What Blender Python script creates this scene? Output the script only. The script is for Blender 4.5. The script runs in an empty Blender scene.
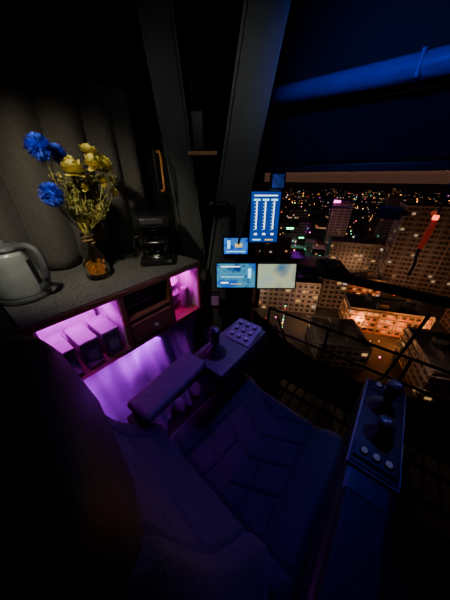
import bpy, bmesh, math, random
from mathutils import Vector, Matrix, Euler
random.seed(7)
PI=math.pi
# ------------------------------------------------------------------ materials
def mat(name,col,rough=.6,metal=0,var=.15,scale=20,bump=.0,emit=None,estr=0,trans=0,sheen=0,ior=1.45):
    m=bpy.data.materials.new(name); m.use_nodes=True
    n=m.node_tree.nodes; l=m.node_tree.links; b=n['Principled BSDF']
    b.inputs['Roughness'].default_value=rough; b.inputs['Metallic'].default_value=metal
    b.inputs['IOR'].default_value=ior
    if trans: b.inputs['Transmission Weight'].default_value=trans
    if sheen: b.inputs['Sheen Weight'].default_value=sheen
    tc=n.new('ShaderNodeTexCoord'); nz=n.new('ShaderNodeTexNoise'); nz.inputs['Scale'].default_value=scale; nz.inputs['Detail'].default_value=4
    l.new(tc.outputs['Object'],nz.inputs['Vector'])
    r=n.new('ShaderNodeValToRGB'); c=Vector(col)
    r.color_ramp.elements[0].position=.3; r.color_ramp.elements[1].position=.7
    r.color_ramp.elements[0].color=(*(c*(1-var)),1); r.color_ramp.elements[1].color=(*(c*(1+var)),1)
    l.new(nz.outputs['Fac'],r.inputs['Fac']); l.new(r.outputs['Color'],b.inputs['Base Color'])
    if bump:
        bp=n.new('ShaderNodeBump'); bp.inputs['Strength'].default_value=bump; bp.inputs['Distance'].default_value=.01
        l.new(nz.outputs['Fac'],bp.inputs['Height']); l.new(bp.outputs['Normal'],b.inputs['Normal'])
    if emit:
        b.inputs['Emission Color'].default_value=(*emit,1); b.inputs['Emission Strength'].default_value=estr
    return m
def emis(name,col,s):
    return mat(name,(.02,.02,.02),.5,emit=col,estr=s)
M={}
M['wall']=mat('dark_cab_wall',(.014,.013,.015),.7,scale=6,bump=.1)
M['post']=mat('painted_steel_grey',(.12,.128,.12),.5,scale=8,bump=.06)
M['blk']=mat('black_plastic',(.014,.014,.017),.42,scale=60,bump=.05)
M['blkg']=mat('black_gloss_plastic',(.016,.016,.018),.18)
M['stick']=mat('joystick_rubber',(.045,.045,.05),.35,scale=60,bump=.05)
M['gry']=mat('grey_panel_plastic',(.22,.22,.24),.45)
M['mgry']=mat('armrest_vinyl',(.13,.12,.14),.5,scale=70,bump=.1)
M['dgry']=mat('dark_grey_panel',(.09,.09,.10),.45)
M['lgry']=mat('light_grey_plastic',(.5,.5,.52),.4)
M['seat']=mat('seat_fabric',(.028,.028,.045),.75,scale=160,bump=.35,sheen=.1)
M['shade_black']=mat('shade_black_pad',(.006,.006,.007),.6,scale=80,bump=.15)  # near-black, put on surfaces that should look unlit
M['curt']=mat('curtain_cloth',(.085,.077,.068),.95,scale=90,bump=.2,sheen=.1)
M['drape']=mat('satin_drape',(.32,.03,.46),.4,scale=5)
M['wood']=mat('reddish_wood',(.15,.06,.035),.5,scale=12,bump=.1)
M['white']=mat('white_plastic',(.6,.55,.62),.4)
M['bounce_lining']=mat('pale_bounce_lining',(.5,.40,.55),.6)  # pale mauve lining put in so the cubby light bounces magenta
M['pile']=mat('shelf_carpet_top',(.13,.125,.12),.95,scale=220,var=.6,bump=.5)
M['steel']=mat('brushed_steel',(.5,.5,.5),.32,1.0,scale=30)
M['kett']=mat('kettle_body',(.36,.38,.37),.22,.15)
M['glass']=mat('clear_glass',(.95,.97,.97),.03,trans=1,var=.01)
M['amber']=mat('amber_glow_beads',(.8,.4,.08),.3,trans=.3,var=.4,scale=150,emit=(1,.45,.08),estr=.06)  # slight emission puts a warm glow into the beads
M['blueF']=mat('blue_petals',(.045,.10,.78),.7,var=.4,scale=80)
M['yelF']=mat('yellow_petals',(.62,.52,.09),.7,var=.2,scale=80)
M['leaf']=mat('olive_leaf',(.24,.22,.06),.7,scale=60)
M['tube']=mat('blue_pipe',(.03,.07,.45),.45,scale=10)  # blue set as the pipe's base colour
M['blind']=mat('roller_blind_fabric',(.008,.008,.012),.9,scale=100,bump=.2)
M['rail']=mat('dark_rail_steel',(.03,.03,.035),.4,.6)
M['red']=mat('red_glow_plastic',(.6,.05,.02),.4,emit=(1,.06,.02),estr=.10)  # plastic given emission, so the grip glows by itself
M['rglow']=emis('red_glow_bead',(1,.10,.04),4)  # emissive bead added so the hanging tool shows red
M['orange']=mat('orange_glow_handle',(.5,.22,.06),.5,emit=(1,.3,.05),estr=.04)  # emission in the handle stands in for an orange glint
M['lwood']=mat('tan_wood',(.55,.30,.12),.6)
M['ledp']=emis('purple_led',(.8,.03,1),4)
M['btnlit']=emis('backlit_button',(.35,.35,1),.10)
# ------------------------------------------------------------------ helpers
def link(o,parent=None):
    bpy.context.collection.objects.link(o)
    if parent: o.parent=parent
    return o
def empty(name,loc=(0,0,0),rot=(0,0,0)):
    o=bpy.data.objects.new(name,None); o.empty_display_size=.05; o.location=loc; o.rotation_euler=rot
    return link(o)
def meshobj(name,bm,mats,parent=None,loc=(0,0,0),rot=(0,0,0),smooth=False):
    me=bpy.data.meshes.new(name); bm.normal_update(); bm.to_mesh(me); bm.free()
    for m in (mats if isinstance(mats,(list,tuple)) else [mats]): me.materials.append(m)
    if smooth:
        for p in me.polygons: p.use_smooth=True
    o=bpy.data.objects.new(name,me); o.location=loc; o.rotation_euler=rot
    return link(o,parent)
def addbox(bm,c,s,rot=None,mi=0,bev=0):
    r=bmesh.ops.create_cube(bm,size=1); vs=r['verts']
    mx=Matrix.Translation(Vector(c))@(Euler(rot).to_matrix().to_4x4() if rot else Matrix())@Matrix.Diagonal((s[0],s[1],s[2],1))
    bmesh.ops.transform(bm,matrix=mx,verts=vs)
    fs=set(f for v in vs for f in v.link_faces)
    for f in fs: f.material_index=mi
    if bev:
        es=list(set(e for v in vs for e in v.link_edges))
        r2=bmesh.ops.bevel(bm,geom=es,offset=bev,segments=3,profile=.5,affect='EDGES')
        for f in r2['faces']: f.material_index=mi
def box(name,c,s,m,parent=None,rot=(0,0,0),bev=.004):
    bm=bmesh.new(); addbox(bm,(0,0,0),s,None,0,min(bev,min(s)*.45))
    o=meshobj(name,bm,m,parent,c,rot); return o
def addlathe(bm,prof,c=(0,0,0),seg=32,mi=0,mx=None):
    rings=[]
    for r,z in prof:
        rings.append([bm.verts.new((r*math.cos(2*PI*i/seg),r*math.sin(2*PI*i/seg),z)) for i in range(seg)])
    for a,b in zip(rings,rings[1:]):
        for i in range(seg):
            f=bm.faces.new((a[i],a[(i+1)%seg],b[(i+1)%seg],b[i])); f.material_index=mi; f.smooth=True
    for rg,rv in ((rings[0],True),(rings[-1],False)):
        if prof[0 if rv else -1][0]>1e-5:
            f=bm.faces.new(list(reversed(rg)) if rv else rg); f.material_index=mi
    vs=[v for r in rings for v in r]
    m=Matrix.Translation(Vector(c))@(mx if mx else Matrix())
    bmesh.ops.transform(bm,matrix=m,verts=vs)
def lathe(name,prof,c,m,parent=None,rot=(0,0,0),seg=32):
    bm=bmesh.new(); addlathe(bm,prof,seg=seg)
    return meshobj(name,bm,m,parent,c,rot)
def addtube(bm,pts,r,seg=8,mi=0):
    pts=[Vector(p) for p in pts]; rings=[]
    for i,p in enumerate(pts):
        d=(pts[min(i+1,len(pts)-1)]-pts[max(i-1,0)]).normalized()
        up=Vector((0,0,1)) if abs(d.z)<.95 else Vector((1,0,0))
        a=d.cross(up).normalized(); b=d.cross(a).normalized()
        rr=r[i] if isinstance(r,(list,tuple)) else r
        rings.append([bm.verts.new(p+a*rr*math.cos(2*PI*k/seg)+b*rr*math.sin(2*PI*k/seg)) for k in range(seg)])
    for A,B in zip(rings,rings[1:]):
        for k in range(seg):
            f=bm.faces.new((A[k],B[k],B[(k+1)%seg],A[(k+1)%seg])); f.material_index=mi; f.smooth=True
    for rg in (rings[0],rings[-1]):
        try:
            f=bm.faces.new(rg); f.material_index=mi
        except ValueError: pass
def tube(name,pts,r,m,parent=None,seg=10):
    bm=bmesh.new(); addtube(bm,pts,r,seg); bmesh.ops.recalc_face_normals(bm,faces=bm.faces)
    return meshobj(name,bm,m,parent)
def bez(pts,n=16):
    out=[]
    P=[Vector(p) for p in pts]; P=[P[0]]+P+[P[-1]]
    for i in range(1,len(P)-2):
        for k in range(n):
            t=k/n; a,b,c,d=P[i-1],P[i],P[i+1],P[i+2]
            out.append(.5*((2*b)+(c-a)*t+(2*a-5*b+4*c-d)*t*t+(3*b-a-3*c+d)*t**3))
    out.append(P[-2]); return out
def grid(name,fn,nu,nv,m,parent=None,loc=(0,0,0),rot=(0,0,0),solid=0):
    bm=bmesh.new(); V=[[bm.verts.new(fn(i/nu,j/nv)) for j in range(nv+1)] for i in range(nu+1)]
    for i in range(nu):
        for j in range(nv):
            bm.faces.new((V[i][j],V[i+1][j],V[i+1][j+1],V[i][j+1]))
    o=meshobj(name,bm,m,parent,loc,rot,smooth=True)
    if solid:
        s=o.modifiers.new('s','SOLIDIFY'); s.thickness=solid
    return o
def light(name,kind,loc,power,col,size=.1,target=None,sy=None,parent=None,spot=None):
    d=bpy.data.lights.new(name,kind); d.energy=power; d.color=col
    if kind=='AREA':
        d.size=size
        if sy: d.shape='RECTANGLE'; d.size_y=sy
    else: d.shadow_soft_size=size
    if spot: d.spot_size=math.radians(spot); d.spot_blend=.9
    o=bpy.data.objects.new(name,d); o.location=loc
    if target: o.rotation_euler=(Vector(target)-Vector(loc)).to_track_quat('-Z','Y').to_euler()
    return link(o,parent)
# ------------------------------------------------------------------ room shell
box('floor',(-.1,-.2,-.03),(2.2,2.0,.06),M['blk'])
box('ceiling',(-.1,-.02,2.13),(2.3,2.46,.06),M['wall'])
box('wall_left',(-1.18,-.02,1.05),(.06,2.46,2.1),M['wall'])
box('wall_back',(-.1,-1.22,1.05),(2.3,.06,2.1),M['wall'])
bm=bmesh.new(); addbox(bm,(1.0,-.02,.35),(.06,2.46,.7)); addbox(bm,(1.0,-.02,1.9),(.06,2.46,.4)); addbox(bm,(1.0,-1.0,1.2),(.06,.5,1.1))
meshobj('wall_right',bm,M['wall'])
bm=bmesh.new(); addbox(bm,(-.1,1.2,1.72),(2.3,.06,.76)); addbox(bm,(-.93,1.2,.67),(.5,.06,1.34)); 
meshobj('wall_front',bm,M['wall'])
gm=bpy.data.materials.new('window_glass'); gm.use_nodes=True
n=gm.node_tree.nodes; l=gm.node_tree.links; n.clear()
tr=n.new('ShaderNodeBsdfTransparent'); gl=n.new('ShaderNodeBsdfGlossy'); gl.inputs['Roughness'].default_value=.02
fr=n.new('ShaderNodeFresnel'); fr.inputs['IOR'].default_value=1.5; mx=n.new('ShaderNodeMixShader'); ou=n.new('ShaderNodeOutputMaterial')
nz=n.new('ShaderNodeTexNoise'); nz.inputs['Scale'].default_value=3; mm=n.new('ShaderNodeMapRange'); mm.inputs[3].default_value=.88; mm.inputs[4].default_value=.96
l.new(nz.outputs[0],mm.inputs[0]); l.new(mm.outputs[0],tr.inputs[0])
l.new(fr.outputs[0],mx.inputs[0]); l.new(tr.outputs[0],mx.inputs[1]); l.new(gl.outputs[0],mx.inputs[2]); l.new(mx.outputs[0],ou.inputs[0])
w=empty('window_1',(0,0,0))
box('pane',(.14,1.2,.66),(1.66,.006,1.3),gm,w,bev=0)
box('transom_bar',(.14,1.165,.855),(1.66,.05,.03),M['rail'],w)
box('top_frame',(.14,1.17,1.335),(1.66,.04,.03),M['blk'],w)
box('left_frame',(-.68,1.17,.66),(.035,.05,1.34),M['blk'],w)
box('lower_bar',(.14,1.165,.06),(1.66,.045,.03),M['rail'],w)
box('bottom_frame',(.14,1.19,-.02),(1.66,.04,.03),M['blk'],w)
w2=empty('window_2'); box('pane',(1.0,.2,1.2),(.006,1.9,1.0),gm,w2,bev=0); box('mullion',(1.0,.45,1.2),(.05,.05,1.0),M['rail'],w2)
for i,y in enumerate((.35,.8)):
    box('trim_%d'%(i+1),(-.1,y,2.075),(2.2,.06,.05),M['post'])
box('trim_3',(-.1,1.13,1.95),(2.1,.08,.1),M['wall'])
rb=empty('roller_blind')
grid('blind_fabric',lambda u,v:(-.62+1.5*u,1.155+.004*math.sin(v*9),1.355+v*.19),20,8,M['blind'],rb,solid=.003)
tube('blind_roller',[(-.62,1.15,1.56),(.9,1.15,1.56)],.012,M['blk'],rb)
rp=empty('roof_pipe')
tube('pipe',[(-.66,1.08,1.59),(.9,1.08,1.59)],.032,M['tube'],rp,24)
for x in (-.6,-.1,.45): 
    box('clamp',(x,1.08,1.59),(.015,.068,.068),M['tube'],rp,bev=.012)
def beam(name,a,b,wx,wy,yaw,m,flange=True):
    a=Vector(a);b=Vector(b); bm=bmesh.new(); L=(b-a).length
    addbox(bm,(0,0,L/2),(wx,wy,L),None,0,.008)
    if flange:
        addbox(bm,(-wx*.47,-wy*.52,L/2),(.012,.03,L),None,0,.002); addbox(bm,(wx*.47,-wy*.52,L/2),(.012,.03,L),None,0,.002)
    o=meshobj(name,bm,m)
    o.rotation_mode='QUATERNION'
    z=(b-a).normalized(); xx=Vector((math.cos(yaw),math.sin(yaw),0)); xx=(xx-z*xx.dot(z)).normalized(); yy=z.cross(xx)
    o.rotation_quaternion=Matrix((xx,yy,z)).transposed().to_quaternion(); o.location=a
    return o
beam('corner_beam',(-.85,.81,0),(-.50,.955,2.1),.14,.08,math.radians(30),M['post'])
beam('support_pillar',(-1.02,1.06,0),(-1.0,.80,2.1),.13,.1,math.radians(60),M['post'])
# ------------------------------------------------------------------ curtain
def cf(u,v):
    y=-.35+1.06*u; z=.965+.645*v
    ph=y*52+1.8*math.sin(y*8+v*.5)+.4*v
    f=(abs(math.sin(ph*.5))**.8-.5)*.062*(1.05-.3*v)+.008*math.sin(y*19+v*2)
    return (-1.085+f,y,z)
ct=empty('curtain'); grid('cloth',cf,320,16,M['curt'],ct,solid=.003)
tube('curtain_rod',[(-1.1,-.4,1.63),(-1.1,.74,1.63)],.012,M['blk'],ct)
box('valance',(-1.12,.17,1.66),(.05,1.12,.05),M['wall'],ct)
# ------------------------------------------------------------------ shelf cabinet
sc=empty('storage_shelf')
Y0,Y1=.03,.705; X0,X1=-1.04,-.70; Z0,Z1=.69,.95; T=.018
def sb(nm,x0,x1,y0,y1,z0,z1,m=M['wood'],bev=.002): return box(nm,((x0+x1)/2,(y0+y1)/2,(z0+z1)/2),(x1-x0,y1-y0,z1-z0),m,sc,bev=bev)
sb('top_board',X0-.09,X1,Y0,Y1,Z1-.02,Z1,M['wood']); sb('top_mat',X0-.09,X1-.004,Y0,Y1,Z1,Z1+.006,M['pile'])
sb('bottom_board',X0,X1,Y0,Y1,Z0,Z0+T)
sb('back_board',X0,X0+.01,Y0,Y1,Z0,Z1-.02,M['bounce_lining'])
for y in (Y0,.29,.505,Y1-T): sb('divider',X0,X1,y,y+T,Z0+T,Z1-.02)
for ya,yb in ((Y0+T,.29),(.505+T,Y1-T)):
    sb('bounce_side_a',X0+.01,X1-.012,ya,ya+.002,Z0+T,Z1-.02,M['bounce_lining'],0); sb('bounce_side_b',X0+.01,X1-.012,yb-.002,yb,Z0+T,Z1-.02,M['bounce_lining'],0)  # side panels added to bounce the LED colour over the wood
sb('drawer_front',X1-.01,X1+.008,.312,.502,Z0+.028,Z0+.115,bev=.004); sb('drawer_upper_rail',X1-.03,X1,.308,.505,Z0+.125,Z0+.137)
sb('drawer_box',X0+.04,X1-.012,.315,.498,Z0+.03,Z0+.10)
lathe('drawer_knob',[(0,0),(.006,0),(.006,.008),(.012,.014),(.010,.022),(0,.024)],(X1+.008,.405,Z0+.075),M['steel'],sc,(0,PI/2,0),16)
sb('led_strip_a',X1-.17,X1-.155,.06,.28,Z1-.028,Z1-.022,M['ledp'],0)
sb('led_strip_b',X1-.10,X1-.085,.53,.68,Z1-.028,Z1-.022,M['ledp'],0)
sb('leg_a',X0,X0+.04,Y0,Y0+.04,0,Z0); sb('leg_b',X0,X0+.04,Y1-.04,Y1,0,Z0)
sb('leg_c',X1-.14,X1-.10,Y1-.04,Y1,0,Z0); sb('leg_d',X1-.14,X1-.10,Y0,Y0+.035,0,Z0)
light('cubby_light_a','AREA',(X1-.13,.17,Z1-.03),1.4,(.85,.01,.95),.2,(X1-.15,.17,Z0),.03,sc)
light('cubby_light_b','AREA',(X1-.09,.61,Z1-.03),1.3,(1,.01,.75),.13,(X1-.2,.61,Z0),.03,sc)
for i,y in enumerate((.095,.170,.245)):
    c=empty('storage_container' if i==0 else 'storage_container.%03d'%i,(X1-.08,y-.005,Z0+T))
    bm=bmesh.new(); w_,d_,h_=.13,.060,.10
    addbox(bm,(0,0,h_/2),(w_,d_,h_),None,0,.006)
    addbox(bm,(0,0,h_+.006),(w_+.006,d_+.002,.012),None,1,.004)
    meshobj('tub',bm,[M['dgry'],M['gry']],c); box('label',(w_/2+.001,0,h_*.5),(.001,.035,.04),M['gry'],c,bev=0)  # dark tub under lighter lid: shade of unlit fronts put into the colour
bx=empty('tissue_box',(X1-.25,.17,Z0+T))
bm=bmesh.new(); addbox(bm,(0,0,.07),(.09,.2,.14),None,0,.004); addbox(bm,(0,0,.142),(.03,.12,.003),None,1); meshobj('carton',bm,[M['white'],M['blk']],bx)
bb=empty('snack_packet',(X1-.12,.60,Z0+T))
grid('wrapper',lambda u,v:(.03*math.sin(PI*u)*math.sin(PI*v)+.012*math.sin(v*17),(u-.5)*.1,.005+v*.15),16,16,M['gry'],bb,solid=.01)
cu=empty('small_canister',(X1-.07,.65,Z0+T)); lathe('can',[(0,0),(.022,0),(.024,.005),(.024,.09),(.02,.1),(.02,.11),(0,.11)],(0,0,0),M['gry'],cu)
tw=empty('folded_cloth',(X1-.13,.4,Z0+.14)); 
for k in range(3): box('fold_%d'%(k+1),(0,0,.01+k*.022),(.13,.15-.01*k,.02),M['gry'],tw,bev=.009)
def df(u,v):
    y=-.12+.78*u; z=.015+.67*v
    sw=.022*math.sin(y*38+2.5*math.sin(v*3.2)+v*3)+.012*math.sin(y*90+v*6)
    return (-.735+sw*(1.15-.6*v)+.01*math.sin(v*13+y*12),y,z)
grid('under_shelf_drape',df,180,60,M['drape'],solid=.002)
light('under_shelf_led','AREA',(-.60,.20,.66),1.9,(.70,.015,1),.6,(-.76,.10,.36),.05)
# ------------------------------------------------------------------ kettle
k=empty('electric_kettle',(-.905,.095,.956),(0,0,math.radians(38)))
k.scale=(.86,.86,.88)
bm=bmesh.new()
addlathe(bm,[(0,0),(.078,0),(.08,.008),(.078,.02),(.074,.022)],mi=1)
addlathe(bm,[(.074,.022),(.076,.03),(.073,.07),(.066,.12),(.058,.16),(.054,.175)],mi=0)
addlathe(bm,[(.054,.175),(.053,.185),(.042,.196),(.012,.201),(.012,.212),(0,.214)],mi=1)
addtube(bm,bez([(-.045,0,.15),(-.066,0,.165),(-.085,0,.182)],6),[.024]*6+[.018]*6+[.012],12,0)
hp=bez([(.045,0,.185),(.085,0,.19),(.112,0,.165),(.113,0,.11),(.10,0,.06),(.072,0,.035)],8)
addtube(bm,hp,.012,10,1)
addbox(bm,(.071,0,.10),(.006,.018,.09),(0,-.1,0),2,.002)
bmesh.ops.recalc_face_normals(bm,faces=bm.faces)
meshobj('kettle_body',bm,[M['kett'],M['dgry'],M['blkg']],k)
# ------------------------------------------------------------------ coffee maker
c=empty('coffee_maker',(-.87,.60,.956),(0,0,math.radians(50)))
bm=bmesh.new()
addbox(bm,(0,0,.015),(.15,.20,.03),None,0,.01)
addbox(bm,(0,.07,.11),(.14,.06,.17),None,0,.01)
addbox(bm,(0,.0,.185),(.15,.20,.05),None,0,.014)
addlathe(bm,[(.03,.135),(.055,.155),(.058,.165)],(0,-.03,0),24,0)
addlathe(bm,[(0,.030),(.05,.030),(.05,.034),(0,.034)],(0,-.03,0),24,1)
addbox(bm,(.0,-.101,.19),(.09,.004,.02),None,1,.001)
addbox(bm,(.05,-.101,.02),(.02,.004,.012),None,1,.001)
meshobj('body',bm,[M['blkg'],M['steel']],c)
lathe('glass_carafe',[(0,.036),(.042,.036),(.052,.05),(.055,.07),(.05,.095),(.038,.115),(.036,.125),(.034,.125),(.034,.116),(.047,.094),(.052,.07),(.049,.051),(.04,.04),(0,.04)],(0,-.03,0),M['glass'],c)
lathe('coffee',[(0,.041),(.039,.041),(.048,.052),(.05,.062),(0,.062)],(0,-.03,0),M['blkg'],c)
lathe('carafe_band',[(.0515,.094),(.0525,.094),(.0525,.102),(.047,.104)],(0,-.03,0),M['steel'],c)
tube('carafe_handle',bez([(-.036,-.03,.115),(-.085,-.04,.115),(-.09,-.04,.07),(-.055,-.03,.055)],8),.007,M['blkg'],c)
# ------------------------------------------------------------------ vase + flowers
v=empty('flower_vase',(-.88,.32,.956))
lathe('glass_bottle',[(0,0),(.036,0),(.042,.006),(.044,.03),(.042,.06),(.036,.085),(.022,.11),(.017,.13),(.017,.15),(.023,.168),(.021,.168),(.014,.15),(.014,.13),(.019,.11),(.033,.083),(.039,.06),(.041,.03),(.038,.01),(0,.008)],(0,0,0),M['glass'],v,seg=40)
bm=bmesh.new()
for i in range(170):
    a=random.random()*2*PI; r=.033*math.sqrt(random.random()); z=.014+random.random()*.05
    bmesh.ops.create_icosphere(bm,subdivisions=1,radius=.0048,matrix=Matrix.Translation((r*math.cos(a),r*math.sin(a),z)))
meshobj('amber_beads',bm,M['amber'],v,smooth=True)
tube('twine_band',[(.0185*math.cos(t*.4),.0185*math.sin(t*.4),.135+.0008*t) for t in range(34)],.0018,M['lwood'],v,6)
bq=empty('flower_bouquet',(-.88,.32,.956))
def petal(bm,c,dirv,L,W,mi,curl=.3):
    d=Vector(dirv).normalized(); up=Vector((0,0,1)) if abs(d.z)<.9 else Vector((1,0,0))
    s=d.cross(up).normalized(); nn=s.cross(d); c=Vector(c)
    P=[]
    for t,wd in ((0,.25),(.35,.8),(.7,1),(1,.35)):
        o=c+d*L*t+nn*curl*L*t*t
        P.append((bm.verts.new(o-s*W*wd),bm.verts.new(o+nn*W*-.25*wd),bm.verts.new(o+s*W*wd)))
    for A,B in zip(P,P[1:]):
        for q in (0,1):
            f=bm.faces.new((A[q],A[q+1],B[q+1],B[q])); f.material_index=mi; f.smooth=True
def pompon(bm,c,R,n,L,W,mi):
    c=Vector(c); bmesh.ops.create_icosphere(bm,subdivisions=2,radius=R*.6,matrix=Matrix.Translation(c))
    for i in range(n):
        z=1-2*(i+.5)/n; a=i*2.39996; r=math.sqrt(1-z*z); d=Vector((r*math.cos(a),r*math.sin(a),z))
        petal(bm,c+d*R*.5,d+Vector((random.uniform(-.2,.2),)*3),L,W,mi,random.uniform(-.3,.3))
def rose(bm,c,R,axis,mi):
    ax=Vector(axis).normalized(); q=ax.to_track_quat('Z','Y'); c=Vector(c)
    for ring,(n,tilt,L) in enumerate(((3,.15,.6),(5,.5,.8),(6,.95,1.0),(7,1.35,1.1))):
        for i in range(n):
            a=2*PI*i/n+ring*.5; d=q@Vector((math.sin(tilt)*math.cos(a),math.sin(tilt)*math.sin(a),math.cos(tilt)))
            petal(bm,c,d,R*L,R*.45,mi,.25)
    bmesh.ops.create_icosphere(bm,subdivisions=2,radius=R*.22,matrix=Matrix.Translation(c+ax*R*.3))
def rel(y,z,x=0): return (x,y-.32,z-.956)
bm=bmesh.new()
blues=[(rel(.258,1.372,.03),.030),(rel(.312,1.362,-.01),.024),(rel(.245,1.255,.04),.030)]
for p,R in blues: pompon(bm,p,R,280,R*.65,R*.11,0)
meshobj('blue_cornflowers',bm,M['blueF'],bq)
bm=bmesh.new()
yel=[(rel(.325,1.318,.03),.036,(.7,-.1,.5)),(rel(.40,1.368,.0),.030,(.4,.2,.9)),(rel(.440,1.330,.0),.035,(.7,.3,.4)),(rel(.39,1.335,.03),.030,(.8,0,.3)),(rel(.355,1.315,-.01),.024,(.3,0,1)),(rel(.455,1.25,.0),.016,(.8,.3,.2)),(rel(.415,1.285,.02),.020,(.8,.3,.2)),(rel(.345,1.27,.03),.017,(.8,.3,.2)),(rel(.47,1.285,-.02),.018,(.8,.3,.5))]
for p,R,ax in yel: rose(bm,p,R,ax,0)
meshobj('yellow_blossoms',bm,M['yelF'],bq)
bm=bmesh.new()
for p,R in blues+[(a,b) for a,b,_ in yel]:
    p=Vector(p); addtube(bm,bez([(random.uniform(-.01,.01),random.uniform(-.01,.01),.02),(random.uniform(-.006,.006),random.uniform(-.006,.006),.155),(p.x*.5,p.y*.6,.155+(p.z-.155)*.5),tuple(p)],6),.0018,6,0)
for i in range(42):
    a=random.uniform(-.45,1.1); x=random.uniform(-.06,.05); H=random.uniform(.22,.35)
    tip=Vector((x,a*(H-.14)*.62,H)); path=bez([(0,0,.05),(0,0,.155),(tip.x*.4,tip.y*.45,.155+(H-.155)*.5),tuple(tip)],5)
    addtube(bm,path,.0011,5,0)
    for j in range(14):
        q=path[random.randint(8,len(path)-1)]; d=Vector((random.uniform(-1,1),random.uniform(-1,1),random.uniform(.1,1)))
        petal(bm,q,d,random.uniform(.012,.026),.0035,1 if j%3==0 else 0)
    for j in range(9):
        q=tip+Vector([random.uniform(-.018,.018) for _ in range(3)])
        bmesh.ops.create_icosphere(bm,subdivisions=1,radius=.0032,matrix=Matrix.Translation(q))
for i in range(16):
    a=random.uniform(0,2*PI); petal(bm,(0.0,0,.16),(math.cos(a)*.7,math.sin(a)*.7,1),.07,.008,1,.4)
meshobj('stems_and_leaves',bm,[M['leaf'],M['yelF']],bq)
# ------------------------------------------------------------------ operator seat
def gs(d,w): return math.exp(-(d/w)**2)
def seatfn(u,v):
    x=(u-.5)*2; y=v
    px=x*.255*(1-.10*max(0,(y-.8))*5*.3); py=y*.52
    z=0
    z+=.035*(1/(1+math.exp(-(abs(x)-.66)*18)))
    edge=max(0,abs(x)-.86)/.14; z-=.075*edge**2
    fe=max(0,y-.86)/.14; z-=.07*fe**2
    re=max(0,.06-y)/.06; z-=.03*re
    z+=.012*math.sin(y*PI)
    half=.60-.12*y
    g=gs(abs(x)-half,.022)
    for c0,sl in ((.22,.28),(.40,.28),(.58,.28),(.76,.28)):
        if abs(x)<half: g=max(g,gs(y-c0-sl*(abs(x))*.9,.013)*.8)
    if .12<y<.5: g=max(g,gs(abs(x)-.28+.18*y,.016)*.7)
    g=max(g,gs(y-.14,.016)*(.8 if abs(x)<.9 else 0))
    z-=.010*g
    return (px,py,z)
st=empty('operator_seat',(-.19,.13,0),(0,0,math.radians(-4)))
grid('seat_cushion',lambda u,v:(lambda p:(p[0],p[1],p[2]+.475))(seatfn(u,v)),150,150,M['seat'],st)
box('cushion_base',(0,.25,.405),(.47,.46,.09),M['seat'],st,bev=.03)
box('pedestal',(0,.24,.2),(.28,.3,.34),M['blk'],st,bev=.03); box('pedestal_foot',(0,.24,.02),(.4,.4,.04),M['blk'],st,bev=.01)
def backfn(u,v):
    x=(u-.5)*2; h=v
    wdt=.25*(1-.30*max(0,h-.35)/.65)
    px=x*wdt; z=.46+h*.55
    y=.02-.13*h+.065*math.exp(-((h-.25)/.2)**2)
    y+=.02/(1+math.exp(-(abs(x)-.66)*16))*(1-h)
    e=max(0,abs(x)-.75)/.25; y-=.10*e**2
    t=max(0,h-.9)/.1; y-=.05*t**2; z-=.05*e**2*h
    half=.6; g=gs(abs(x)-half,.022)
    for c0 in (.16,.34,.52,.7): g=max(g,gs(h-c0-.08*abs(x),.012)*.8*(abs(x)<half))
    y-=.009*g
    return (px,y,z)
grid('seat_backrest',backfn,120,140,M['seat'],st,loc=(-.03,-.01,0))
box('backrest_shell',(-.03,-.12,.72),(.34,.05,.48),M['blk'],st,rot=(math.radians(13),0,0),bev=.024)
bm=bmesh.new(); addbox(bm,(0,0,0),(.36,.13,.26),None,0,.06)
meshobj('dark_top_pad',bm,M['shade_black'],st,(-.06,-.165,.975),(math.radians(8),0,math.radians(-6)),smooth=True)  # black pad added to make the backrest top a dark silhouette
# ------------------------------------------------------------------ joystick consoles
def joystick(parent,loc,h=.11,tilt=(0,0,0),s=1.0):
    bm=bmesh.new()
    prof=[(0.045,0)]
    for i in range(5): prof+= [(.043-.006*i,.004+.008*i),(.036-.006*i,.008+.008*i)]
    prof+=[(.008,.05),(.007,h*.55)]
    addlathe(bm,prof,seg=28)
    addlathe(bm,[(.009,h*.5),(.016,h*.55),(.019,h*.7),(.017,h*.85),(.021,h*1.0),(.022,h*1.1),(.016,h*1.18),(0,h*1.2)],seg=24)
    addlathe(bm,[(0,h*1.17),(.006,h*1.17),(.006,h*1.225),(0,h*1.23)],(.006,-.004,0),12,1)
    o=meshobj('joystick',bm,[M['stick'],M['gry']],parent,loc,tilt); o.scale=(s,s,s); return o
def button_panel(parent,loc,rot,cols,rows,px,py,thick=.012,pm=None,lit=False):
    e=bpy.data.objects.new('button_panel',None); link(e,parent); e.location=loc; e.rotation_euler=rot
    box('plate',(0,0,0),(cols*px+.016,rows*py+.016,thick),pm or M['gry'],e,bev=.004)
    for i in range(cols):
        for j in range(rows):
            x=(i-(cols-1)/2)*px; y=(j-(rows-1)/2)*py
            bm=bmesh.new()
            addlathe(bm,[(.0095,0),(.0095,.004),(.0075,.005),(0,.005)],(x,y,thick/2),16,0)
            addlathe(bm,[(0,.004),(.007,.004),(.0065,.009),(0,.0095)],(x,y,thick/2),16,1)
            meshobj('button',bm,[M['blk'],M['btnlit'] if lit else (M['lgry'] if (i+j)%2 else M['white'])],e)
    return e
la=empty('joystick_console')
bm=bmesh.new()
addbox(bm,(-.395,.545,.66),(.165,.33,.11),None,0,.018)
addbox(bm,(-.43,.27,.685),(.05,.30,.04),None,0,.008)
addbox(bm,(-.475,.50,.33),(.05,.10,.60),None,0,.01)
meshobj('console_body',bm,M['blk'],la)
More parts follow.
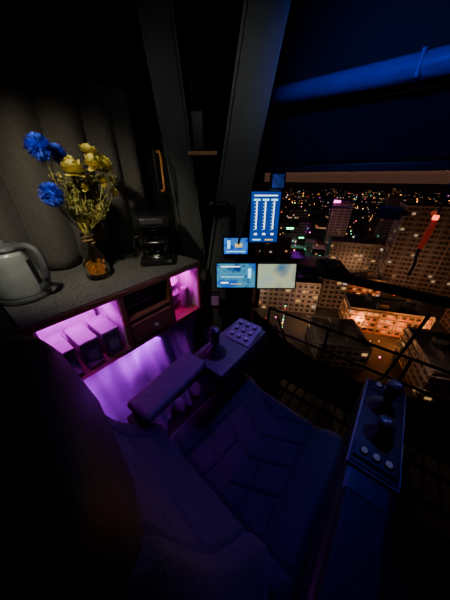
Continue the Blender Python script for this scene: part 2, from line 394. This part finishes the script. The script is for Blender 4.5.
box('armrest_pad',(-.435,.27,.72),(.10,.26,.035),M['mgry'],la,rot=(0,0,math.radians(4)),bev=.014)
box('console_bezel',(-.395,.545,.717),(.150,.31,.008),M['dgry'],la,bev=.003)
joystick(la,(-.41,.465,.72),.095)
button_panel(la,(-.385,.62,.735),(math.radians(14),0,0),3,3,.034,.034)
ra=empty('joystick_console.001')
bm=bmesh.new()
addbox(bm,(.12,.38,.62),(.115,.66,.16),None,0,.02); addbox(bm,(.12,.35,.28),(.08,.14,.56),None,0,.01)
meshobj('console_body',bm,M['blk'],ra)
box('armrest_pad',(.115,.20,.712),(.09,.26,.03),M['shade_black'],ra,bev=.013)  # near-black pad holds down the blue light on the console top
box('console_bezel',(.12,.545,.704),(.108,.31,.008),M['gry'],ra,bev=.003)
box('console_insert',(.12,.545,.709),(.100,.30,.006),M['blk'],ra,bev=.002)
joystick(ra,(.115,.595,.712),.125,(math.radians(10),0,0),.85)
joystick(ra,(.12,.50,.712),.07,(0,0,0),.8)
button_panel(ra,(.12,.428,.715),(0,0,0),3,1,.025,.025,.008,M['blk'],True)
button_panel(ra,(.12,.672,.715),(0,0,0),3,1,.022,.022,.008,M['blk'],True)
# ------------------------------------------------------------------ monitors
def gradscreen(name,cols,scale,strength,seed=0):
    m=bpy.data.materials.new(name); m.use_nodes=True; n=m.node_tree.nodes; l=m.node_tree.links; b=n['Principled BSDF']
    b.inputs['Base Color'].default_value=(.01,.01,.01,1); b.inputs['Roughness'].default_value=.2
    tc=n.new('ShaderNodeTexCoord'); mp=n.new('ShaderNodeMapping'); mp.inputs['Location'].default_value=(seed,seed*2,seed)
    vz=n.new('ShaderNodeTexVoronoi'); vz.inputs['Scale'].default_value=scale; nz=n.new('ShaderNodeTexNoise'); nz.inputs['Scale'].default_value=scale*.6; nz.inputs['Detail'].default_value=6
    l.new(tc.outputs['Object'],mp.inputs[0]); l.new(mp.outputs[0],vz.inputs['Vector']); l.new(mp.outputs[0],nz.inputs['Vector'])
    mr=n.new('ShaderNodeMath'); mr.operation='MULTIPLY_ADD'; mr.inputs[1].default_value=.35; l.new(vz.outputs['Distance'],mr.inputs[0]); l.new(nz.outputs['Fac'],mr.inputs[2])
    cr=n.new('ShaderNodeValToRGB'); e=cr.color_ramp
    for i,cc in enumerate(cols):
        el=e.elements[i] if i<2 else e.elements.new(.5)
        el.color=(*cc,1)
    for i in range(len(cols)): e.elements[i].position=.50+.34*i/(len(cols)-1)
    l.new(mr.outputs[0],cr.inputs[0]); l.new(cr.outputs[0],b.inputs['Emission Color']); b.inputs['Emission Strength'].default_value=strength
    return m
cyan=emis('display_cyan',(.25,.75,1),2.2); whit=emis('display_white',(.85,.95,1),2.6); dblue=emis('display_blue',(.01,.10,.35),.9); yl=emis('display_yellow',(1,.8,.2),1)
def monitor(name,loc,w,h,tilt,screen,gfx=None,yaw=38,mount=True):
    e=empty(name,loc,(math.radians(tilt),0,math.radians(yaw)))
    box('housing',(0,.012,0),(w+.016,.024,h+.016),M['blk'],e,bev=.005)
    box('screen',(0,-.0015,0),(w,.003,h),screen,e,bev=0)
    box('rear_case',(0,.035,0),(w*.6,.03,h*.6),M['blk'],e,bev=.006)
    if gfx:
        bm=bmesh.new(); gfx(bm,w,h); meshobj('display_graphics',bm,[cyan,whit,yl,dblue],e)
    return e
def g1(bm,w,h):
    y=-.0038
    addbox(bm,(0,y,h*.43),(w*.8,.001,.004),None,1)
    for x in (-.3,0,.3):
        addbox(bm,(x*w,y,.01),(.005,.001,h*.55),None,1)
        for k in range(9): addbox(bm,(x*w-.008,y,-h*.24+k*h*.065),(.006,.001,.002),None,0)
        addbox(bm,(x*w,y,-h*.33),(.014,.001,.008),None,1)
        addbox(bm,(x*w,y,h*.35),(.03,.001,.008),None,0)
    addbox(bm,(w*.2,y,-h*.45),(w*.3,.001,.006),None,2); addbox(bm,(-w*.25,y,-h*.45),(w*.3,.001,.006),None,0)
def g2(bm,w,h):
    y=-.0038
    addbox(bm,(-w*.15,y,h*.38),(w*.5,.001,.004),None,1); addbox(bm,(-w*.1,y,-h*.05),(w*.6,.001,.0025),None,0)
    addbox(bm,(w*.35,y,.1*h),(w*.08,.001,h*.4),None,0); addbox(bm,(-w*.3,y,-h*.3),(w*.2,.001,.006),None,1); addbox(bm,(0,y,-h*.35),(w*.3,.001,.003),None,2)
def g4(bm,w,h):
    y=-.0038
    addbox(bm,(w*.12,y,h*.05),(w*.3,.001,h*.25),None,2); addbox(bm,(-w*.3,y,h*.1),(w*.12,.001,h*.5),None,0); addbox(bm,(0,y,-h*.35),(w*.8,.001,.004),None,0)
S1=gradscreen('screen_gauges',[(.0,.035,.30),(.01,.07,.45)],8,.9)
S2=gradscreen('screen_camera_view',[(.003,.04,.30),(.01,.13,.65),(.08,.40,.6)],25,.9,1)
S3=gradscreen('screen_pale_view',[(.06,.20,.34),(.42,.62,.55),(.65,.7,.4)],9,.85,2)
S4=gradscreen('screen_map',[(.01,.03,.5),(.02,.08,.8),(.05,.3,1)],30,.8,3)
monitor('crane_display',(-.528,.985,1.13),.135,.225,-6,S1,g1)
monitor('camera_monitor',(-.557,.80,.885),.185,.115,-14,S2,g2)
monitor('camera_monitor.001',(-.40,.915,.885),.18,.115,-14,S3)
monitor('tablet_screen',(-.605,.86,1.008),.115,.075,-10,S4,g4)
monitor('mobile_phone',(-.47,.97,1.285),.05,.05,-6,gradscreen('screen_phone',[(.005,.01,.05),(.03,.06,.35)],40,.6))
br=empty('monitor_mount')
tube('pole',[(-.55,1.02,.60),(-.55,1.04,1.27)],.012,M['blk'],br)
tube('arm',[(-.60,.85,.90),(-.55,1.02,.90),(-.41,.97,.89)],.01,M['blk'],br); tube('arm_upper',[(-.63,.905,1.0),(-.55,1.02,1.02),(-.53,1.03,1.12)],.009,M['blk'],br)
tube('wall_bracket',[(-.55,1.02,.62),(-.70,.90,.62)],.012,M['blk'],br)
cm=empty('dash_camera',(-.665,.81,1.19),(0,0,math.radians(38)))
box('camera_body',(0,0,0),(.09,.04,.035),M['blk'],cm,bev=.012); lathe('lens',[(0,0),(.02,0),(.022,.02),(.017,.03),(0,.026)],(-.03,-.018,0),M['blkg'],cm,(PI/2,0,0),24)
tube('mount_stalk',[(0,.01,0),(.0,.04,-.03),(.0,.06,-.03)],.006,M['blk'],cm)
tube('coiled_cable',[(.06+.012*math.cos(t*.9),.0+.012*math.sin(t*.9),-.0-.0014*t) for t in range(95)],.003,M['blk'],cm,6)
wb=empty('switch_box',(-.655,.755,.735),(0,0,math.radians(38))); box('box',(0,0,0),(.05,.03,.09),M['blk'],wb); box('label',(0,-.0155,.005),(.038,.001,.055),M['lgry'],wb,bev=0)
ld=empty('wooden_ledge',(-.74,.80,1.385),(0,0,math.radians(38))); box('board',(0,0,0),(.12,.07,.014),M['lwood'],ld,bev=.002); box('bracket',(.03,.02,-.025),(.01,.03,.04),M['blk'],ld)
rd=empty('handheld_radio',(-.755,.79,1.393),(0,0,math.radians(38))); box('radio_body',(0,0,.065),(.05,.03,.13),M['blk'],rd,bev=.006); lathe('antenna',[(.005,0),(.004,.12),(0,.122)],(-.015,0,.128),M['blk'],rd,seg=12); lathe('knob',[(.007,0),(.007,.015),(0,.016)],(.012,0,.13),M['blk'],rd,seg=12)
hk=empty('grab_handle',(-.93,.71,1.32)); tube('handle',bez([(0,0,-.075),(.02,0,-.07),(.022,0,0),(.02,0,.07),(0,0,.075)],6),.005,M['orange'],hk); box('plate',(-.01,.0,0),(.012,.03,.18),M['blk'],hk)
cl=empty('ceiling_lamp',(-.88,.93,1.93)); lathe('lamp_housing',[(0,0),(.09,0),(.11,.02),(.115,.06),(.09,.13),(.05,.17),(0,.17)],(0,0,0),M['post'],cl)
tube('hanging_cable',bez([(-.56,1.14,1.18),(-.4,1.13,1.165),(-.25,1.13,1.185),(-.11,1.14,1.175)],10),.003,M['blk'])
tube('hanging_cable.001',bez([(-.56,1.14,1.19),(-.3,1.13,1.215),(-.06,1.14,1.195)],10),.0025,M['blk'])
jb=empty('junction_box',(-.05,1.15,1.175)); box('case',(0,0,0),(.08,.05,.045),M['blk'],jb); box('flange',(0,.02,0),(.11,.006,.02),M['blk'],jb)
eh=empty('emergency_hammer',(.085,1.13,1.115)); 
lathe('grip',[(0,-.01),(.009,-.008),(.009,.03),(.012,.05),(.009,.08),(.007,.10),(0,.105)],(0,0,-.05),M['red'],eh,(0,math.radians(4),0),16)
lathe('added_red_bead',[(0,0),(.009,0),(.009,.014),(0,.018)],(.005,0,.05),M['rglow'],eh,(0,0,0),12)  # glowing bead added to carry the red light spot
tube('lanyard',bez([(.005,0,.06),(.008,0,.12),(0.0,0,.21)],6),.004,M['blk'],eh); tube('tether',bez([(-.0,0,-.05),(-.002,0,-.09),(.004,0,-.12),(.0,0,-.17)],6),.005,M['blk'],eh)
for i,(a,b) in enumerate((((-.55,1.14,.46),(-.10,1.14,.10)),((-.60,1.14,.30),(-.02,1.14,.02)),((-.45,1.14,.50),(-.28,1.14,.14)))):
    tube('wiper_arm' if i==0 else 'wiper_arm.%03d'%i,[a,b],.006,M['blk'])
tube('wiper_arm.003',[(.06,1.14,.12),(.17,1.14,.39),(.21,1.14,.80)],.007,M['blk'])
wk=empty('service_walkway')
bm=bmesh.new()
for i in range(26): addbox(bm,(-.6+i*.09,1.62,-.55),(.012,.75,.03))
for i in range(4): addbox(bm,(.5,1.27+i*.235,-.555),(2.3,.015,.03))
meshobj('grating',bm,M['rail'],wk)
bm=bmesh.new()
for z in (.0,-.27): addtube(bm,[(-.9,1.98,z),(1.7,1.98,z)],.014,8)
for x in (-.9,-.25,.4,1.05,1.7): addtube(bm,[(x,1.98,-.55),(x,1.98,.0)],.014,8)
meshobj('railing',bm,M['rail'],wk)
# ------------------------------------------------------------------ CITY
def facade(name,wall,lit,cell=(3.2,3.1),thr=.72,es=1.5,haze=0):
    m=bpy.data.materials.new(name); m.use_nodes=True; n=m.node_tree.nodes; l=m.node_tree.links; b=n['Principled BSDF']
    b.inputs['Roughness'].default_value=.8
    tc=n.new('ShaderNodeTexCoord'); sp=n.new('ShaderNodeSeparateXYZ'); l.new(tc.outputs['Object'],sp.inputs[0])
    def mth(op,a,bv=None,cv=None):
        q=n.new('ShaderNodeMath'); q.operation=op
        for i,vv in enumerate((a,bv,cv)):
            if vv is None: continue
            if hasattr(vv,'is_linked'): l.new(vv,q.inputs[i])
            else: q.inputs[i].default_value=vv
        return q.outputs[0]
    u=mth('DIVIDE',mth('ADD',sp.outputs[0],sp.outputs[1]),cell[0]); vv=mth('DIVIDE',sp.outputs[2],cell[1])
    fu=mth('FRACT',u); fv=mth('FRACT',vv); iu=mth('FLOOR',u); iv=mth('FLOOR',vv)
    wm=mth('MULTIPLY',mth('COMPARE',fu,.5,.33),mth('COMPARE',fv,.55,.24))
    cb=n.new('ShaderNodeCombineXYZ'); l.new(iu,cb.inputs[0]); l.new(iv,cb.inputs[1]); wn=n.new('ShaderNodeTexWhiteNoise'); wn.noise_dimensions='3D'; l.new(cb.outputs[0],wn.inputs['Vector'])
    g=n.new('ShaderNodeNewGeometry'); sg=n.new('ShaderNodeSeparateXYZ'); l.new(g.outputs['Normal'],sg.inputs[0])
    side=mth('LESS_THAN',mth('ABSOLUTE',sg.outputs[2]),.5); wm=mth('MULTIPLY',wm,side)
    on=mth('MULTIPLY',wm,mth('GREATER_THAN',wn.outputs['Value'],thr))
    mxc=n.new('ShaderNodeMix'); mxc.data_type='RGBA'; l.new(wm,mxc.inputs[0]); mxc.inputs[6].default_value=(*wall,1); mxc.inputs[7].default_value=(.015,.015,.02,1)
    l.new(mxc.outputs[2],b.inputs['Base Color'])
    cr=n.new('ShaderNodeValToRGB'); cr.color_ramp.elements[0].color=(*lit,1); cr.color_ramp.elements[1].color=(.75,.85,.9,1); cr.color_ramp.elements[0].position=.7
    l.new(wn.outputs['Color'],cr.inputs[0]); l.new(cr.outputs[0],b.inputs['Emission Color'])
    l.new(mth('MULTIPLY',on,es),b.inputs['Emission Strength'])
    return m
FA=facade('apartment_facade',(.33,.29,.26),(1,.55,.2),thr=.86,es=.9)
FB=facade('tower_facade',(.14,.12,.115),(.9,.6,.35),(2.6,3.0),.94,.5)
FC=facade('warm_facade',(.45,.2,.10),(1,.40,.10),(3,3.2),.5,1.1)
FD=facade('low_rise_facade',(.15,.12,.11),(1,.45,.18),(4,3.4),.90,.8)
RO=mat('roof_gravel',(.14,.13,.125),.9,scale=.4,var=.3); LE=mat('concrete_ledge',(.26,.235,.22),.8,scale=.6)
def building(name,cx,cy,w,d,h,rot,fm,fl=3.1,ledge=.5,units=5):
    bm=bmesh.new()
    addbox(bm,(0,0,h/2),(w,d,h),None,0)
    nf=int(h/fl)
    if ledge:
        for i in range(1,nf+1): addbox(bm,(0,0,i*fl),(w+ledge*2,d+ledge*2,.35),None,2)
        k=int(w/6.4)
        for i in range(k+1):
            for s in (-1,1): addbox(bm,(-w/2+i*w/k,s*(d/2+.25),h/2),(.5,.6,h),None,2)
    addbox(bm,(0,0,h+.05),(w-.5,d-.5,.1),None,1)
    for sx,sy,ww,dd in ((0,1,w,.5),(0,-1,w,.5),(1,0,.5,d),(-1,0,.5,d)): addbox(bm,(sx*w/2,sy*d/2,h+.5),(ww,dd,1.0),None,2)
    rr=random.Random(name+str(cx))
    for i in range(units):
        a,b2,hh=rr.uniform(2,w*.2),rr.uniform(2,d*.25),rr.uniform(1.5,4)
        addbox(bm,(rr.uniform(-w*.35,w*.35),rr.uniform(-d*.3,d*.3),h+hh/2),(a,b2,hh),None,2 if i%2 else 1)
    return meshobj(name,bm,[fm,RO,LE],None,(cx,cy,-70),(0,0,math.radians(rot)))
BL=[('apartment_building',-44,118,34,16,19,28,FA),
('apartment_building.001',-26,143,14,26,22,28,FA),
('apartment_building.002',-22,205,44,18,26,20,FA),
('office_tower',20,190,46,22,56,12,FB,3.0,.25),
('office_tower.001',66,240,34,30,70,12,FB,3.0,.25),
('apartment_building.003',-8,92,20,20,11,30,FA,3.1,.5,8),
('warehouse_building',6,128,36,16,13,22,FC,3.1,.5,6),
('warehouse_building.001',-10,166,22,12,12,24,FC),
('apartment_building.004',30,100,22,26,14,18,FA,3.1,.8),
('apartment_building.005',-32,60,20,24,14,30,FD),
('apartment_building.006',50,146,26,24,18,18,FD),
('apartment_building.007',-75,150,26,20,16,28,FD),
('apartment_building.008',10,60,18,18,8,24,FD),
('office_tower.002',-62,300,20,20,44,20,FB,3.0,.2),
('office_tower.003',-10,330,24,20,50,10,FB,3.0,.2)]
for b_ in BL: building(*b_)
def clear(x,y,r=8):
    for b_ in BL:
        if math.hypot(x-b_[1],y-b_[2])<max(b_[3],b_[4])*.62+r: return False
    return True
bm=bmesh.new(); rr=random.Random(3)
for i in range(650):
    dd=rr.uniform(190,1400); a=math.radians(rr.uniform(-22,58)); x=-math.sin(a)*dd; y=math.cos(a)*dd
    if not clear(x,y,14): continue
    h=rr.choice((6,8,10,14,20))*(1.6 if rr.random()<.1 else 1)
    addbox(bm,(x,y,-70+h/2),(rr.uniform(10,28),rr.uniform(10,28),h),(0,0,math.radians(20+rr.choice((0,0,90,10)))),0)
meshobj('distant_city_blocks',bm,[FD])
gmn=mat('city_ground',(.065,.06,.055),.7,scale=.02,var=.5)
bm=bmesh.new(); addbox(bm,(0,1500,-70.5),(6000,5000,1)); meshobj('ground',bm,gmn)
cols=[((1,.36,.07),6),((1,.66,.34),4),((.06,1,.35),7),((1,.05,.04),7),((.25,.5,1),6),((1,.08,.6),10)]
LM=[emis('city_light_%d'%i,c_,s_) for i,(c_,s_) in enumerate(cols)]
bm=bmesh.new(); rr=random.Random(11)
for i in range(750):
    dd=90+1100*rr.random()**1.5; a=math.radians(rr.uniform(-22,58)); 
    x=-math.sin(a)*dd; y=math.cos(a)*dd
    if rr.random()<.5:
        th=math.radians(20); uu=x*math.cos(th)+y*math.sin(th); vv=-x*math.sin(th)+y*math.cos(th); uu=round(uu/60)*60; x=uu*math.cos(th)-vv*math.sin(th); y=uu*math.sin(th)+vv*math.cos(th)
    if not clear(x,y,0): continue
    s_=(.2+.0019*dd)*rr.uniform(.5,1.1); mi=rr.choices(range(6),(42,14,16,16,6,6))[0]
    addbox(bm,(x,y,-70+rr.uniform(5,16)),(s_,s_,s_),None,mi)
o=meshobj('city_street_lights',bm,LM)
def sign(nm,x,y,z,w_,h_,mi,rot):
    e=empty(nm,(x,y,z),(0,0,math.radians(rot))); box('sign_panel',(0,0,0),(w_,.6,h_),LM[mi],e,bev=0); box('sign_post_a',(-w_*.35,.6,-h_),(.4,.4,h_*2),LE,e,bev=0); box('sign_post_b',(w_*.35,.6,-h_),(.4,.4,h_*2),LE,e,bev=0)
sign('illuminated_sign',-64,285,-22,7,3,5,38); sign('illuminated_sign.001',-100,250,-50,8,2,2,38); sign('illuminated_sign.002',-80,235,-55,5,1.2,2,38)
k=0
for (x,y,z,p,c_) in ((-2,114,-62,9500,(1,.32,.07)),(15,116,-62,9500,(1,.26,.05)),(-18,106,-60,4500,(1,.42,.15)),(-26,106,-55,5000,(1,.55,.3)),(28,121,-60,6000,(1,.34,.08)),(-55,96,-55,4500,(1,.62,.4)),(-20,184,-58,7500,(1,.5,.22)),(2,150,-60,9000,(1,.3,.07)),(45,118,-60,3000,(1,.5,.25)),(-85,230,-50,14000,(.1,.9,.6)),(-50,260,-50,12000,(1,.4,.2)),(-18,76,-46,1800,(1,.7,.5)),(20,82,-50,1200,(1,.6,.4)),(15,160,-45,4500,(1,.5,.28)),(-62,250,-30,12000,(1,.1,.6))):
    light('street_lamp' if k==0 else 'street_lamp.%03d'%k,'POINT',(x,y,z),p,c_,.6); k+=1
# ------------------------------------------------------------------ world
w=bpy.data.worlds.new('night_sky'); bpy.context.scene.world=w; w.use_nodes=True; n=w.node_tree.nodes; l=w.node_tree.links; bg=n['Background']
tc=n.new('ShaderNodeTexCoord'); sp=n.new('ShaderNodeSeparateXYZ'); cr=n.new('ShaderNodeValToRGB'); l.new(tc.outputs['Generated'],sp.inputs[0]); l.new(sp.outputs[2],cr.inputs[0])
e=cr.color_ramp; e.elements[0].position=0; e.elements[0].color=(.075,.032,.021,1); e.elements[1].position=.4; e.elements[1].color=(.006,.005,.007,1)
l.new(cr.outputs[0],bg.inputs[0]); bg.inputs[1].default_value=1
# ------------------------------------------------------------------ interior lights (unseen, no fixtures modelled)
light('flower_spot','SPOT',(-.52,.02,1.62),14,(1,.90,.66),.02,(-.92,.36,1.16),spot=72)
light('kettle_fill','SPOT',(-.35,-.1,1.7),4,(.85,.95,.9),.05,(-.93,.10,1.10),spot=40)
light('blue_seat_fill','SPOT',(-.08,.95,1.80),19,(.04,.05,1),.08,(-.18,.32,.5),spot=55)  # unseen fill added for the blue on the seat
light('pipe_fill','SPOT',(-.25,.5,1.72),8,(.05,.12,1),.05,(-.15,1.08,1.59),spot=100)  # unseen fill placed close to brighten the pipe
light('console_fill','SPOT',(-.15,.75,1.5),3,(.6,.45,1),.03,(-.38,.58,.7),spot=28)  # unseen fill added to pick out the left joystick and buttons
light('right_console_fill','SPOT',(.0,.75,1.5),4,(.55,.5,1),.03,(.12,.57,.71),spot=22)  # unseen fill added to bring up the right console
light('violet_fill','SPOT',(-.3,.75,1.5),6,(.5,.03,1),.05,(-.42,.20,.6),spot=70)
light('beam_fill','SPOT',(-.30,.30,1.75),1.9,(.8,.85,.82),.05,(-.75,.85,1.4),spot=85)  # unseen fill added to lift the beam and ledge
# ------------------------------------------------------------------ camera
cd=bpy.data.cameras.new('camera'); cd.sensor_fit='VERTICAL'; cd.sensor_height=36; cd.lens=13.02; cd.clip_start=.02; cd.clip_end=6000
co=bpy.data.objects.new('camera',cd); link(co); co.location=(0,0,1.3)
co.rotation_euler=(math.radians(90-29.5),0,math.radians(38))
bpy.context.scene.camera=co
